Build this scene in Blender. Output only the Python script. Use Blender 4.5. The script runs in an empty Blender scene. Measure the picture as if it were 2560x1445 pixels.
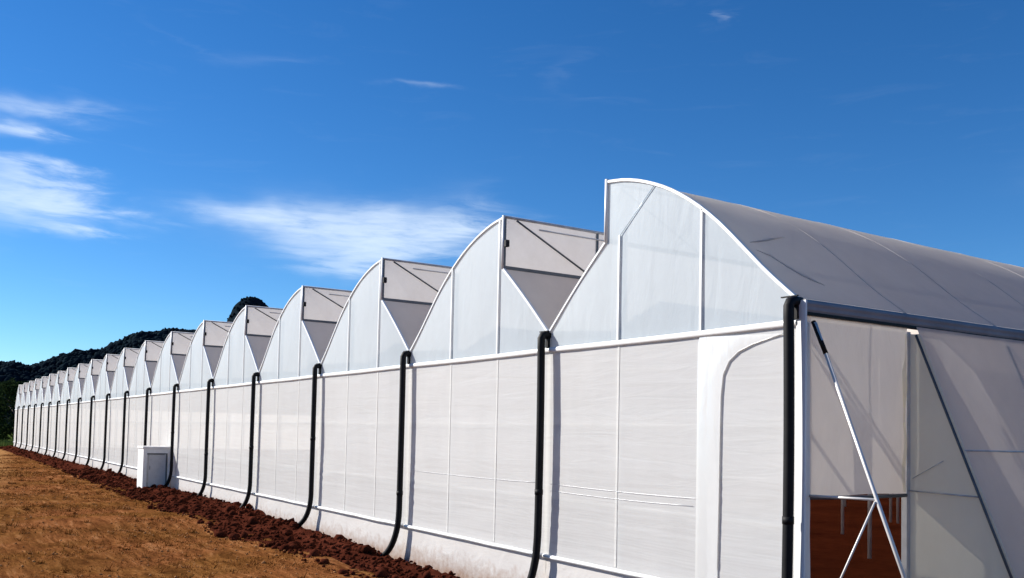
import bpy, math, random
import numpy as np
from mathutils import Vector, Matrix, noise as mnoise

sc = bpy.context.scene
col = sc.collection
random.seed(7)
RNG = np.random.default_rng(11)
R = math.radians

# ------------------------------------------------------------------ camera
F_PX, YAW, PITCH, ROLL = 2324.23, 2.572171, 0.047127, 0.021688
CAM = Vector((8.6630, -10.2154, 2.9595))
fw = Vector((math.cos(PITCH) * math.cos(YAW), math.cos(PITCH) * math.sin(YAW), math.sin(PITCH)))
rt = Vector((math.sin(YAW), -math.cos(YAW), 0))
up = rt.cross(fw)
r2 = math.cos(ROLL) * rt + math.sin(ROLL) * up
u2 = -math.sin(ROLL) * rt + math.cos(ROLL) * up
cam = bpy.data.cameras.new('camera')
cam.sensor_fit = 'HORIZONTAL'
cam.sensor_width = 36.0
cam.lens = 36.0 * F_PX / 2560.0
cam.shift_y = (975.07 - 722.5) / 2560.0
cam.clip_start = 0.1
cam.clip_end = 20000
camo = bpy.data.objects.new('camera', cam)
col.objects.link(camo)
camo.matrix_world = Matrix(((r2.x, u2.x, -fw.x, CAM.x), (r2.y, u2.y, -fw.y, CAM.y),
                            (r2.z, u2.z, -fw.z, CAM.z), (0, 0, 0, 1)))
sc.camera = camo

# ------------------------------------------------------------------ light
SUN = Vector((-0.68, -0.54, 0.50)).normalized()
sun = bpy.data.lights.new('sun', 'SUN')
sun.energy = 4.6
sun.angle = R(0.53)
sun.color = (1.0, 0.95, 0.87)
suno = bpy.data.objects.new('sun', sun)
col.objects.link(suno)
suno.location = (-30, -30, 40)
suno.rotation_euler = (-SUN).to_track_quat('-Z', 'Y').to_euler()

world = bpy.data.worlds.new('World')
sc.world = world
world.use_nodes = True
SKY_STRENGTH = 0.077
SKY_SAT = 1.30
SKY_TINT = (0.58, 0.79, 0.96)

sc.view_settings.view_transform = 'Standard'
sc.view_settings.look = 'None'
sc.view_settings.exposure = 0.88
sc.view_settings.gamma = 1.0
sc.view_settings.use_curve_mapping = False
sc.cycles.use_denoising = True
sc.cycles.max_bounces = 8
sc.cycles.diffuse_bounces = 4
sc.cycles.transmission_bounces = 6
sc.cycles.transparent_max_bounces = 12
sc.cycles.sample_clamp_indirect = 6.0


class NT:
    """small node-tree helper"""
    def __init__(self, tree):
        self.t = tree
    def n(self, kind, **kw):
        nd = self.t.nodes.new(kind)
        for k, v in kw.items():
            if k.startswith('i_'):
                nd.inputs[k[2:].replace('_', ' ')].default_value = v
            else:
                setattr(nd, k, v)
        return nd
    def l(self, a, b):
        self.t.links.new(a, b)
    def math(self, op, a, b=None, c=None, clamp=False):
        nd = self.t.nodes.new('ShaderNodeMath')
        nd.operation = op
        nd.use_clamp = clamp
        for i, v in enumerate((a, b, c)):
            if v is None:
                continue
            if isinstance(v, (int, float)):
                nd.inputs[i].default_value = v
            else:
                self.l(v, nd.inputs[i])
        return nd.outputs[0]
    def ramp(self, fac, stops):
        nd = self.t.nodes.new('ShaderNodeValToRGB')
        e = nd.color_ramp.elements
        while len(e) < len(stops):
            e.new(0.5)
        for el, (p, c) in zip(e, stops):
            el.position = p
            el.color = (*c, 1) if len(c) == 3 else c
        self.l(fac, nd.inputs[0])
        return nd.outputs[0]
    def mix(self, fac, a, b, blend='MIX'):
        nd = self.t.nodes.new('ShaderNodeMix')
        nd.data_type = 'RGBA'
        nd.blend_type = blend
        for s, v in ((nd.inputs[0], fac), (nd.inputs[6], a), (nd.inputs[7], b)):
            if isinstance(v, (int, float)):
                s.default_value = v
            elif isinstance(v, tuple):
                s.default_value = (*v, 1) if len(v) == 3 else v
            else:
                self.l(v, s)
        return nd.outputs[2]
    def noise(self, vec, scale, detail=4, rough=0.55, dist=0.0):
        nd = self.n('ShaderNodeTexNoise')
        nd.inputs['Scale'].default_value = scale
        nd.inputs['Detail'].default_value = detail
        nd.inputs['Roughness'].default_value = rough
        nd.inputs['Distortion'].default_value = dist
        if vec is not None:
            self.l(vec, nd.inputs['Vector'])
        return nd
    def mapping(self, vec, scale=(1, 1, 1), rot=(0, 0, 0), loc=(0, 0, 0)):
        nd = self.n('ShaderNodeMapping')
        nd.inputs['Scale'].default_value = scale
        nd.inputs['Rotation'].default_value = rot
        nd.inputs['Location'].default_value = loc
        self.l(vec, nd.inputs['Vector'])
        return nd.outputs[0]


def px_dir(x, y):
    d = fw + r2 * ((x - 1280) / F_PX) + u2 * ((975.07 - y) / F_PX)
    return d.normalized()


def azel(x, y):
    d = px_dir(x, y)
    return math.atan2(-d.y, -d.x), math.asin(d.z)


# sky: Nishita plus thin cirrus, laid out in azimuth and elevation
g = NT(world.node_tree)
bgn = world.node_tree.nodes['Background']
sky = g.n('ShaderNodeTexSky', sky_type='NISHITA', sun_disc=False)
sky.sun_elevation = math.asin(SUN.z)
sky.sun_rotation = math.atan2(SUN.x, SUN.y)
sky.altitude = 1500
sky.air_density = 1.0
sky.dust_density = 0.05
sky.ozone_density = 2.2
hsv = g.n('ShaderNodeHueSaturation')
hsv.inputs['Saturation'].default_value = SKY_SAT
hsv.inputs['Value'].default_value = 1.0
g.l(sky.outputs[0], hsv.inputs['Color'])
tc = g.n('ShaderNodeTexCoord')
sep = g.n('ShaderNodeSeparateXYZ')
g.l(tc.outputs['Generated'], sep.inputs[0])
az = g.math('ARCTAN2', g.math('MULTIPLY', sep.outputs[1], -1), g.math('MULTIPLY', sep.outputs[0], -1))
el = g.math('ARCSINE', sep.outputs[2])
cmb = g.n('ShaderNodeCombineXYZ')
g.l(az, cmb.inputs[0]); g.l(el, cmb.inputs[1])
streak = g.noise(g.mapping(cmb.outputs[0], (1.0, 5.5, 1.0), (0, 0, R(-5))), 9.0, 7, 0.62, 0.7).outputs[0]
fine = g.noise(g.mapping(cmb.outputs[0], (1.0, 7.0, 1.0), (0, 0, R(5)), (3, 1, 0)), 26.0, 6, 0.6, 0.5).outputs[0]
warp = g.noise(g.mapping(cmb.outputs[0], (1, 2.0, 1), (0, 0, 0), (7, 2, 0)), 11.0, 3, 0.5).outputs[0]
elw = g.math('ADD', el, g.math('MULTIPLY', g.math('SUBTRACT', warp, 0.5), 0.035))
azw = g.math('ADD', az, g.math('MULTIPLY', g.math('SUBTRACT', streak, 0.5), 0.17))
CLOUDS = [  # pixel centre, half sizes in pixels, tilt, density
    (650, 548, 130, 24, 0.04, 0.95), (860, 570, 190, 52, 0.0, 0.9), (1010, 585, 150, 52, 0.0, 0.75),
    (920, 640, 140, 40, 0.05, 0.9), (1130, 560, 85, 55, -0.1, 0.6), (860, 680, 80, 20, 0, 0.6),
    (70, 445, 150, 26, 0.1, 0.8), (130, 505, 150, 26, 0.08, 1.0), (20, 500, 90, 40, 0.0, 0.55), (150, 570, 80, 18, 0.12, 0.75),
    (30, 322, 95, 14, 0.0, 0.8), (70, 272, 150, 20, -0.05, 0.45), (30, 405, 110, 12, 0.03, 0.6),
    (1055, 212, 75, 7, 0.07, 0.14), (1818, 43, 26, 9, -0.3, 0.14), (1405, 195, 30, 45, 0.2, 0.03),
    (600, 150, 90, 16, -0.05, 0.03), (450, 95, 80, 14, 0.5, 0.02), (-420, 420, 200, 60, 0, 0.7), (3000, 380, 260, 60, 0, 0.5),
]
acc = None
for (cx, cy, sx, sy, tl, dn) in CLOUDS:
    a0, e0 = azel(cx, cy)
    a1, _ = azel(cx + sx, cy)
    _, e1 = azel(cx, cy - sy)
    sa, se = abs(a1 - a0), abs(e1 - e0)
    da = g.math('SUBTRACT', azw, a0)
    de = g.math('SUBTRACT', elw, e0)
    de = g.math('MULTIPLY_ADD', da, -tl, de)
    qa = g.math('MULTIPLY', da, 1 / sa)
    qe = g.math('MULTIPLY', de, 1 / se)
    q = g.math('MULTIPLY_ADD', qa, qa, g.math('MULTIPLY', qe, qe))
    v = g.math('MULTIPLY', g.math('EXPONENT', g.math('MULTIPLY', q, -1.0)), dn)
    acc = v if acc is None else g.math('ADD', acc, v)
tex = g.math('ADD', g.math('MULTIPLY', streak, 0.85), g.math('MULTIPLY', fine, 0.5))
tex = g.math('MULTIPLY', g.math('SUBTRACT', tex, 0.36), 2.1, clamp=False)
tex = g.math('MAXIMUM', tex, 0.0)
dens = g.math('MULTIPLY', acc, tex)
veil = g.math('MULTIPLY', g.math('MAXIMUM', g.math('SUBTRACT', streak, 0.56), 0.0), 0.08)
dens = g.math('ADD', dens, veil)
dens = g.math('SUBTRACT', 1.0, g.math('EXPONENT', g.math('MULTIPLY', dens, -1.6)), clamp=True)
dens = g.math('MULTIPLY', dens, 0.74)
skycol = g.mix(1.0, hsv.outputs[0], SKY_TINT, 'MULTIPLY')
cloudcol = g.mix(dens, skycol, (7.0, 7.9, 8.8))
g.l(cloudcol, bgn.inputs['Color'])
bgn.inputs['Strength'].default_value = SKY_STRENGTH

# ------------------------------------------------------------------ materials
MATS = {}


def new_mat(name):
    m = bpy.data.materials.new(name)
    m.use_nodes = True
    m.node_tree.nodes.clear()
    t = NT(m.node_tree)
    out = t.n('ShaderNodeOutputMaterial')
    MATS[name] = m
    return m, t, out


def film(name, color, trans, tcolor=None, gloss=0.06, rough=0.35, bump=0.25, wave=None, weave=0.0, var=0.06, dirt=0.0, clear=0.0):
    """milky plastic film: reflects, lets some light through, soft sheen, wrinkles"""
    m, t, out = new_mat(name)
    tcn = t.n('ShaderNodeTexCoord')
    geo = t.n('ShaderNodeNewGeometry')
    pos = geo.outputs['Position']
    info = t.n('ShaderNodeObjectInfo')
    n1 = t.noise(pos, 0.9, 4, 0.6).outputs[0]
    n2 = t.noise(t.mapping(pos, (1.2, 1.2, 0.35)), 2.2, 5, 0.6, 0.6).outputs[0]
    f = t.math('MULTIPLY_ADD', n1, var * 2, 1 - var)
    f = t.math('MULTIPLY_ADD', n2, var, f)
    f = t.math('SUBTRACT', f, var * 0.5)
    f = t.math('MULTIPLY', f, t.math('MULTIPLY_ADD', info.outputs['Random'], 0.05, 0.965))
    c = t.mix(1.0, color, t.n('ShaderNodeCombineColor').outputs[0], 'MULTIPLY')
    cc = c.node.inputs[7].links[0].from_node
    for i in range(3):
        t.l(f, cc.inputs[i])
    if weave:
        sp = t.n('ShaderNodeSeparateXYZ'); t.l(pos, sp.inputs[0])
        zz = t.math('MULTIPLY_ADD', t.noise(t.mapping(pos, (0.25, 0.25, 0.6)), 1.0, 3, 0.5).outputs[0], 0.22, sp.outputs[2])
        cz = t.n('ShaderNodeCombineXYZ'); t.l(zz, cz.inputs[0])
        l1 = t.noise(cz.outputs[0], 11.0, 5, 0.75).outputs[0]
        lowz = t.ramp(t.math('MULTIPLY', sp.outputs[2], 0.25), [(0.30, (1, 1, 1)), (0.62, (0.25, 0.25, 0.25))])
        band = t.math('MULTIPLY', t.ramp(l1, [(0.40, (0, 0, 0)), (0.62, (1, 1, 1))]), lowz)
        c = t.mix(t.math('MULTIPLY', band, weave), c, (0.52, 0.50, 0.47))
    if dirt:
        sp = t.n('ShaderNodeSeparateXYZ'); t.l(pos, sp.inputs[0])
        splash = t.math('MULTIPLY_ADD', t.noise(pos, 5.0, 5, 0.65).outputs[0], 0.9, t.math('MULTIPLY', sp.outputs[2], -1.0))
        splash = t.math('MULTIPLY', t.math('ADD', splash, -0.15, clamp=True), dirt * 1.6, clamp=True)
        c = t.mix(splash, c, (0.36, 0.20, 0.12))
    dif = t.n('ShaderNodeBsdfDiffuse'); t.l(c, dif.inputs[0])
    trn = t.n('ShaderNodeBsdfTranslucent')
    t.l(t.mix(1.0, c, tcolor or (1, 1, 1), 'MULTIPLY'), trn.inputs[0])
    mx = t.n('ShaderNodeMixShader'); mx.inputs[0].default_value = trans
    t.l(dif.outputs[0], mx.inputs[1]); t.l(trn.outputs[0], mx.inputs[2])
    gl = t.n('ShaderNodeBsdfGlossy'); gl.inputs['Roughness'].default_value = rough
    fr = t.n('ShaderNodeFresnel'); fr.inputs[0].default_value = 1.4
    m2 = t.n('ShaderNodeMixShader')
    t.l(t.math('MULTIPLY', fr.outputs[0], gloss * 10, clamp=True), m2.inputs[0])
    t.l(mx.outputs[0], m2.inputs[1]); t.l(gl.outputs[0], m2.inputs[2])
    if bump:
        b1 = t.noise(t.mapping(pos, wave or (1, 1, 1)), 1.5, 5, 0.55, 0.8).outputs[0]
        bp = t.n('ShaderNodeBump')
        bp.inputs['Strength'].default_value = bump
        bp.inputs['Distance'].default_value = 0.08
        t.l(b1, bp.inputs['Height'])
        for nd in (dif, trn, gl, fr):
            t.l(bp.outputs[0], nd.inputs['Normal'])
    if clear:
        tp = t.n('ShaderNodeBsdfTransparent')
        tp.inputs[0].default_value = (*(tcolor or (1, 1, 1)), 1)
        m3 = t.n('ShaderNodeMixShader'); m3.inputs[0].default_value = clear
        t.l(m2.outputs[0], m3.inputs[1]); t.l(tp.outputs[0], m3.inputs[2])
        m2 = m3
    t.l(m2.outputs[0], out.inputs[0])
    return m


def solid(name, color, rough=0.5, metal=0.0, spec=0.5, var=0.12, scale=3.0, bump=0.0, spots=None):
    m, t, out = new_mat(name)
    p = t.n('ShaderNodeBsdfPrincipled')
    geo = t.n('ShaderNodeNewGeometry')
    n1 = t.noise(geo.outputs['Position'], scale, 5, 0.6).outputs[0]
    lo = tuple(max(0, c * (1 - var)) for c in color)
    hi = tuple(c * (1 + var) for c in color)
    c = t.ramp(n1, [(0.3, lo), (0.7, hi)])
    if spots:
        n2 = t.noise(geo.outputs['Position'], scale * 3, 4, 0.7).outputs[0]
        c = t.mix(t.ramp(n2, [(0.55, (0, 0, 0)), (0.72, (0.7, 0.7, 0.7))]), c, spots)
    t.l(c, p.inputs['Base Color'])
    p.inputs['Roughness'].default_value = rough
    p.inputs['Metallic'].default_value = metal
    p.inputs['Specular IOR Level'].default_value = spec
    if bump:
        bp = t.n('ShaderNodeBump'); bp.inputs['Strength'].default_value = bump
        bp.inputs['Distance'].default_value = 0.02
        t.l(t.noise(geo.outputs['Position'], scale * 8, 4, 0.6).outputs[0], bp.inputs['Height'])
        t.l(bp.outputs[0], p.inputs['Normal'])
    t.l(p.outputs[0], out.inputs[0])
    return m


film('gable_film', (0.72, 0.80, 0.85), 0.48, (0.97, 0.98, 1.0), gloss=0.03, bump=0.22, wave=(1.6, 1, 0.5), clear=0.08)
film('curtain_film', (0.88, 0.88, 0.87), 0.46, (1.0, 0.985, 0.96), gloss=0.03, bump=0.15, wave=(0.35, 1, 3.2), weave=0.22, clear=0.10)
film('skirt_film', (0.80, 0.77, 0.745), 0.34, (1.0, 0.96, 0.92), gloss=0.03, bump=0.30, wave=(0.8, 1, 1.4), dirt=0.9, clear=0.04)
film('fold_film', (0.86, 0.86, 0.85), 0.38, gloss=0.03, bump=0.15, wave=(2.0, 1, 0.4))
film('roof_film', (0.82, 0.76, 0.70), 0.54, (1.0, 0.97, 0.95), gloss=0.0, rough=0.5, bump=0.25, wave=(0.5, 0.5, 0.5), var=0.08, clear=0.02)
film('side_film', (0.97, 0.92, 0.86), 0.62, (1.0, 0.97, 0.95), gloss=0.0, rough=0.5, bump=0.35, wave=(1, 0.8, 0.4), var=0.08, clear=0.06)
film('end_film', (0.98, 0.94, 0.80), 0.50, (1.0, 0.97, 0.88), gloss=0.0, bump=0.35, wave=(1, 1, 0.5), var=0.08, clear=0.05)
film('slope_film', (0.90, 0.84, 0.79), 0.66, (1.0, 0.98, 0.96), gloss=0.0, rough=0.5, bump=0.35, wave=(1, 0.8, 0.4), var=0.08, clear=0.03)
solid('white_tube', (0.80, 0.80, 0.79), 0.4, var=0.05)
solid('galvanised', (0.50, 0.51, 0.53), 0.42, 0.6, var=0.2, scale=5)
solid('pale_steel', (0.62, 0.60, 0.58), 0.45, 0.25, var=0.12)
solid('dark_steel', (0.10, 0.11, 0.12), 0.5, 0.4, var=0.2)
solid('gutter_steel', (0.27, 0.245, 0.25), 0.7, 0.0, spec=0.25, var=0.18, scale=2)
solid('black_plastic', (0.007, 0.007, 0.008), 0.6, spec=0.2, var=0.4, scale=8)
solid('white_panel', (0.80, 0.79, 0.77), 0.45, var=0.04, spots=(0.66, 0.60, 0.54))
solid('door_panel', (0.56, 0.555, 0.55), 0.5, var=0.08, spots=(0.44, 0.42, 0.40))
solid('bark', (0.10, 0.075, 0.055), 0.9, var=0.3, scale=2, bump=0.6)

# vent screen: grey insect mesh, partly see-through
m, t, out = new_mat('vent_mesh')
dif = t.n('ShaderNodeBsdfDiffuse')
geo = t.n('ShaderNodeNewGeometry')
c = t.ramp(t.noise(geo.outputs['Position'], 1.4, 5, 0.65).outputs[0], [(0.3, (0.46, 0.53, 0.58)), (0.7, (0.70, 0.78, 0.83))])
t.l(c, dif.inputs[0])
trl = t.n('ShaderNodeBsdfTranslucent'); trl.inputs[0].default_value = (0.8, 0.8, 0.8, 1)
mx0 = t.n('ShaderNodeMixShader'); mx0.inputs[0].default_value = 0.5
t.l(dif.outputs[0], mx0.inputs[1]); t.l(trl.outputs[0], mx0.inputs[2])
tr = t.n('ShaderNodeBsdfTransparent'); tr.inputs[0].default_value = (0.9, 0.9, 0.92, 1)
mx = t.n('ShaderNodeMixShader'); mx.inputs[0].default_value = 0.38
t.l(mx0.outputs[0], mx.inputs[1]); t.l(tr.outputs[0], mx.inputs[2])
t.l(mx.outputs[0], out.inputs[0])

# ground: dry mown grass over red-brown earth
m, t, out = new_mat('dry_ground')
p = t.n('ShaderNodeBsdfPrincipled'); p.inputs['Roughness'].default_value = 0.95
p.inputs['Specular IOR Level'].default_value = 0.0
geo = t.n('ShaderNodeNewGeometry'); pos = geo.outputs['Position']
big = t.noise(pos, 0.22, 5, 0.6, 0.4).outputs[0]
strk = t.noise(t.mapping(pos, (0.35, 1.6, 1), (0, 0, R(14))), 1.6, 7, 0.68, 0.8).outputs[0]
fin = t.noise(pos, 14.0, 5, 0.7).outputs[0]
stk2 = t.noise(t.mapping(pos, (0.22, 2.2, 1), (0, 0, R(-32))), 2.1, 6, 0.65, 0.6).outputs[0]
strk = t.math('ADD', t.math('MULTIPLY', strk, 0.62), t.math('MULTIPLY', stk2, 0.42))
c = t.ramp(strk, [(0.30, (0.050, 0.018, 0.008)), (0.43, (0.14, 0.050, 0.018)), (0.55, (0.27, 0.105, 0.038)), (0.70, (0.46, 0.225, 0.105))])
olive = t.ramp(big, [(0.42, (1, 1, 1)), (0.60, (0, 0, 0))])
c = t.mix(t.math('MULTIPLY', olive, 0.55), c, t.ramp(strk, [(0.35, (0.040, 0.018, 0.005)), (0.65, (0.19, 0.092, 0.018))]))
# bare sandy wheel track running beside the field
sp = t.n('ShaderNodeSeparateXYZ'); t.l(pos, sp.inputs[0])
wob = t.noise(pos, 0.35, 4, 0.6).outputs[0]
trk = t.math('MULTIPLY_ADD', wob, 2.4, sp.outputs[1])
trk = t.math('MULTIPLY_ADD', sp.outputs[0], 0.09, trk)
sand = t.ramp(t.math('MULTIPLY', t.math('ADD', trk, 8.7), -0.55), [(0.0, (0, 0, 0)), (0.8, (1, 1, 1))])
nearx = t.ramp(t.math('MULTIPLY_ADD', sp.outputs[0], -0.1, t.math('SUBTRACT', wob, 1.75)), [(0.2, (0, 0, 0)), (0.9, (1, 1, 1))])
sand = t.math('MULTIPLY', sand, nearx)
c = t.mix(t.math('MULTIPLY', sand, 0.8), c, t.ramp(strk, [(0.3, (0.27, 0.125, 0.042)), (0.7, (0.50, 0.27, 0.115))]))
c = t.mix(0.75, c, t.ramp(fin, [(0.3, (0.35, 0.33, 0.30)), (0.7, (1.25, 1.2, 1.15))]), 'MULTIPLY')
# distant fields turn green
cd = t.n('ShaderNodeVectorMath', operation='LENGTH'); t.l(pos, cd.inputs[0])
farf = t.ramp(t.math('MULTIPLY', cd.outputs['Value'], 1 / 400.0), [(0.30, (0, 0, 0)), (0.36, (1, 1, 1))])
c = t.mix(farf, c, t.ramp(t.noise(pos, 0.05, 4).outputs[0], [(0.35, (0.05, 0.08, 0.02)), (0.65, (0.10, 0.13, 0.035))]))
t.l(c, p.inputs['Base Color'])
bp = t.n('ShaderNodeBump'); bp.inputs['Strength'].default_value = 0.9; bp.inputs['Distance'].default_value = 0.06
t.l(t.math('ADD', t.math('MULTIPLY', strk, 1.3), t.math('MULTIPLY', fin, 0.5)), bp.inputs['Height'])
t.l(bp.outputs[0], p.inputs['Normal'])
t.l(p.outputs[0], out.inputs[0])


def soil(name, lo, hi, scale=6.0, bump=1.0):
    m, t, out = new_mat(name)
    p = t.n('ShaderNodeBsdfPrincipled'); p.inputs['Roughness'].default_value = 0.95
    p.inputs['Specular IOR Level'].default_value = 0.0
    geo = t.n('ShaderNodeNewGeometry')
    n1 = t.noise(geo.outputs['Position'], scale, 6, 0.7, 0.3).outputs[0]
    n2 = t.noise(geo.outputs['Position'], scale * 0.13, 3, 0.5).outputs[0]
    t.l(t.mix(0.5, t.ramp(n1, [(0.3, lo), (0.72, hi)]), t.ramp(n2, [(0.35, lo), (0.65, hi)])), p.inputs['Base Color'])
    bp = t.n('ShaderNodeBump'); bp.inputs['Strength'].default_value = bump; bp.inputs['Distance'].default_value = 0.05
    t.l(n1, bp.inputs['Height']); t.l(bp.outputs[0], p.inputs['Normal'])
    t.l(p.outputs[0], out.inputs[0])


soil('red_soil', (0.030, 0.0075, 0.0045), (0.095, 0.025, 0.014))
soil('field_soil', (0.14, 0.055, 0.020), (0.46, 0.24, 0.11), 3.0)
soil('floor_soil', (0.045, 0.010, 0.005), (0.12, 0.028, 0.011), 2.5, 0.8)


def leafy(name, stops, rough=0.8, trans=0.25):
    m, t, out = new_mat(name)
    geo = t.n('ShaderNodeNewGeometry')
    n1 = t.noise(geo.outputs['Position'], 0.06 if 'forest' in name else 0.5, 4, 0.6).outputs[0]
    f = t.math('ADD', t.math('MULTIPLY', n1, 0.6), t.math('MULTIPLY', geo.outputs['Random Per Island'], 0.4))
    c = t.ramp(f, stops)
    d = t.n('ShaderNodeBsdfDiffuse'); t.l(c, d.inputs[0])
    tr = t.n('ShaderNodeBsdfTranslucent'); t.l(c, tr.inputs[0])
    mx = t.n('ShaderNodeMixShader'); mx.inputs[0].default_value = trans
    t.l(d.outputs[0], mx.inputs[1]); t.l(tr.outputs[0], mx.inputs[2])
    t.l(mx.outputs[0], out.inputs[0])


leafy('straw', [(0.25, (0.06, 0.020, 0.007)), (0.42, (0.19, 0.066, 0.020)), (0.55, (0.12, 0.058, 0.013)), (0.68, (0.30, 0.120, 0.042)), (0.82, (0.66, 0.38, 0.19))], trans=0.2)
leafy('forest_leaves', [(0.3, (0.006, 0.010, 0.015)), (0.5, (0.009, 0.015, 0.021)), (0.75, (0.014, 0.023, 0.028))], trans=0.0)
leafy('tree_leaves', [(0.3, (0.010, 0.020, 0.008)), (0.6, (0.028, 0.045, 0.016)), (0.8, (0.045, 0.065, 0.025))], trans=0.15)
leafy('verge_grass', [(0.3, (0.05, 0.09, 0.02)), (0.7, (0.11, 0.15, 0.045))], trans=0.2)


# ------------------------------------------------------------------ mesh helpers
class MB:
    def __init__(self):
        self.v = []
        self.f = []
    def quad_grid(self, rows, flip=False):
        """rows: list of equally long lists of points"""
        b = len(self.v)
        n = len(rows[0])
        for r in rows:
            self.v.extend(tuple(q) for q in r)
        for i in range(len(rows) - 1):
            for j in range(n - 1):
                q = (b + i * n + j, b + i * n + j + 1, b + (i + 1) * n + j + 1, b + (i + 1) * n + j)
                self.f.append(q[::-1] if flip else q)
        return self
    def box(self, x0, x1, y0, y1, z0, z1):
        b = len(self.v)
        self.v += [(x, y, z) for z in (z0, z1) for y in (y0, y1) for x in (x0, x1)]
        for q in ((0, 2, 3, 1), (4, 5, 7, 6), (0, 1, 5, 4), (1, 3, 7, 5), (3, 2, 6, 7), (2, 0, 4, 6)):
            self.f.append(tuple(b + i for i in q))
        return self
    def tube(self, pts, r, n=8, caps=True):
        pts = [Vector(p) for p in pts]
        b = len(self.v)
        ref = None
        for i, p in enumerate(pts):
            d = (pts[min(i + 1, len(pts) - 1)] - pts[max(i - 1, 0)]).normalized()
            if ref is None:
                ref = Vector((0, 0, 1)) if abs(d.z) < 0.9 else Vector((1, 0, 0))
            a = d.cross(ref).normalized()
            c = a.cross(d).normalized()
            ref = c
            rr = r[i] if isinstance(r, (list, tuple)) else r
            for k in range(n):
                an = 2 * math.pi * k / n
                self.v.append(tuple(p + a * (math.cos(an) * rr) + c * (math.sin(an) * rr)))
        for i in range(len(pts) - 1):
            for k in range(n):
                k2 = (k + 1) % n
                self.f.append((b + i * n + k, b + i * n + k2, b + (i + 1) * n + k2, b + (i + 1) * n + k))
        if caps:
            self.f.append(tuple(b + k for k in range(n))[::-1])
            self.f.append(tuple(b + (len(pts) - 1) * n + k for k in range(n)))
        return self
    def mesh(self, name, mat, smooth=False):
        me = bpy.data.meshes.new(name)
        me.from_pydata(self.v, [], self.f)
        me.materials.append(MATS[mat])
        if smooth:
            me.polygons.foreach_set('use_smooth', [True] * len(me.polygons))
        me.update()
        return me
    def build(self, name, mat, parent=None, smooth=False, loc=None):
        return put(name, self.mesh(name, mat, smooth), parent, loc)


def put(name, me, parent=None, loc=None):
    o = bpy.data.objects.new(name, me)
    col.objects.link(o)
    o.parent = parent
    if loc is not None:
        o.location = loc
    return o


def np_mesh(name, verts, faces_flat, nper, mat, smooth=False):
    me = bpy.data.meshes.new(name)
    nf = len(faces_flat) // nper
    me.vertices.add(len(verts)); me.loops.add(nf * nper); me.polygons.add(nf)
    me.vertices.foreach_set('co', np.asarray(verts, np.float32).ravel())
    me.loops.foreach_set('vertex_index', np.asarray(faces_flat, np.int32))
    me.polygons.foreach_set('loop_start', np.arange(nf, dtype=np.int32) * nper)
    me.update(calc_edges=True)
    if smooth:
        me.polygons.foreach_set('use_smooth', [True] * nf)
    me.materials.append(MATS[mat])
    me.validate()
    return me


def empty(name, loc=(0, 0, 0)):
    o = bpy.data.objects.new(name, None)
    col.objects.link(o)
    o.location = loc
    return o


def tag(o, label=None, cat=None, group=None, kind=None):
    if label: o['label'] = label
    if cat: o['category'] = cat
    if group: o['group'] = group
    if kind: o['kind'] = kind
    return o


def fbm(x, y, z=0.0, oct=4):
    return mnoise.fractal(Vector((x, y, z)), 1.0, 2.0, oct, noise_basis='PERLIN_ORIGINAL')


# ------------------------------------------------------------------ ground
def ground_h(x, y):
    if y > -1.9 and -122 < x < 3:
        return -0.55
    d = math.hypot(x + 15, y + 6)
    k = max(0.0, 1 - d / 160.0)
    return k * (0.10 * fbm(x * 0.25, y * 0.25, 3.3, 3) + 0.035 * fbm(x * 1.4, y * 1.4, 8.1, 3)) - 0.03


xs = np.concatenate([-np.geomspace(4200, 62, 26), np.arange(-60, -6, 0.45), np.arange(-6, 14, 1.2), np.geomspace(15, 4200, 22)])
ys = np.concatenate([-np.geomspace(4200, 16, 24), np.arange(-15, 0.6, 0.45), np.geomspace(1.2, 4200, 30)])
mb = MB()
mb.quad_grid([[(x, y, ground_h(x, y)) for x in xs] for y in ys])
tag(mb.build('ground', 'dry_ground', smooth=True), kind='structure')

mb = MB().quad_grid([[(-120 + 1.2 * i, 0.15 + 1.0 * j, 0.06 + 0.05 * fbm(i * 0.9, j * 0.9, 1.0, 3)) for i in range(102)] for j in range(41)])
tag(mb.build('soil_floor', 'floor_soil', smooth=True), kind='structure')


# ------------------------------------------------------------------ berm of red clods along the wall
def berm_w(x):
    return 2.45 + 0.40 * fbm(x * 0.23, 0.5, 2.0, 3) - max(0, (-x - 30)) * 0.010


def berm_h(x, y):
    w = berm_w(x)
    t_ = min(1, max(0, -y / w))
    ridge = 0.05 * (1 - t_) ** 0.6 + 0.15 * math.exp(-((t_ - 0.25) / 0.2) ** 2)
    if t_ >= 1:
        return -0.10
    n = 0.13 * fbm(x * 1.1, y * 1.5, 5.0, 3) + 0.08 * fbm(x * 3.6, y * 3.6, 9.0, 3)
    e = min(1.0, (1 - t_) / 0.25)
    fall = -0.36 * min(1.0, max(0.0, (x + 24) / 15.0)) * (1 - t_) ** 0.8
    return e * (ridge * (0.75 + 0.6 * fbm(x * 0.35, 1.0, 7.0, 2)) + n * 0.8) - (1 - e) * 0.05 + fall


bx = np.concatenate([np.arange(4, -30, -0.16), np.arange(-30, -122, -0.5)])
mb = MB().quad_grid([[(x, -0.02 - s * (berm_w(x) + 0.15), berm_h(x, -s * (berm_w(x) + 0.15))) for x in bx] for s in np.linspace(0, 1, 22)], flip=True)
tag(mb.build('soil_bank', 'red_soil', smooth=True), kind='structure')

# clods
ico = bpy.data.meshes.new('tmp')
import bmesh
bm = bmesh.new(); bmesh.ops.create_icosphere(bm, subdivisions=1, radius=1.0)
ICO_V = np.array([v.co[:] for v in bm.verts]); ICO_F = np.array([[v.index for v in f.verts] for f in bm.faces]).ravel()
bm.free(); bpy.data.meshes.remove(ico)


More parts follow.
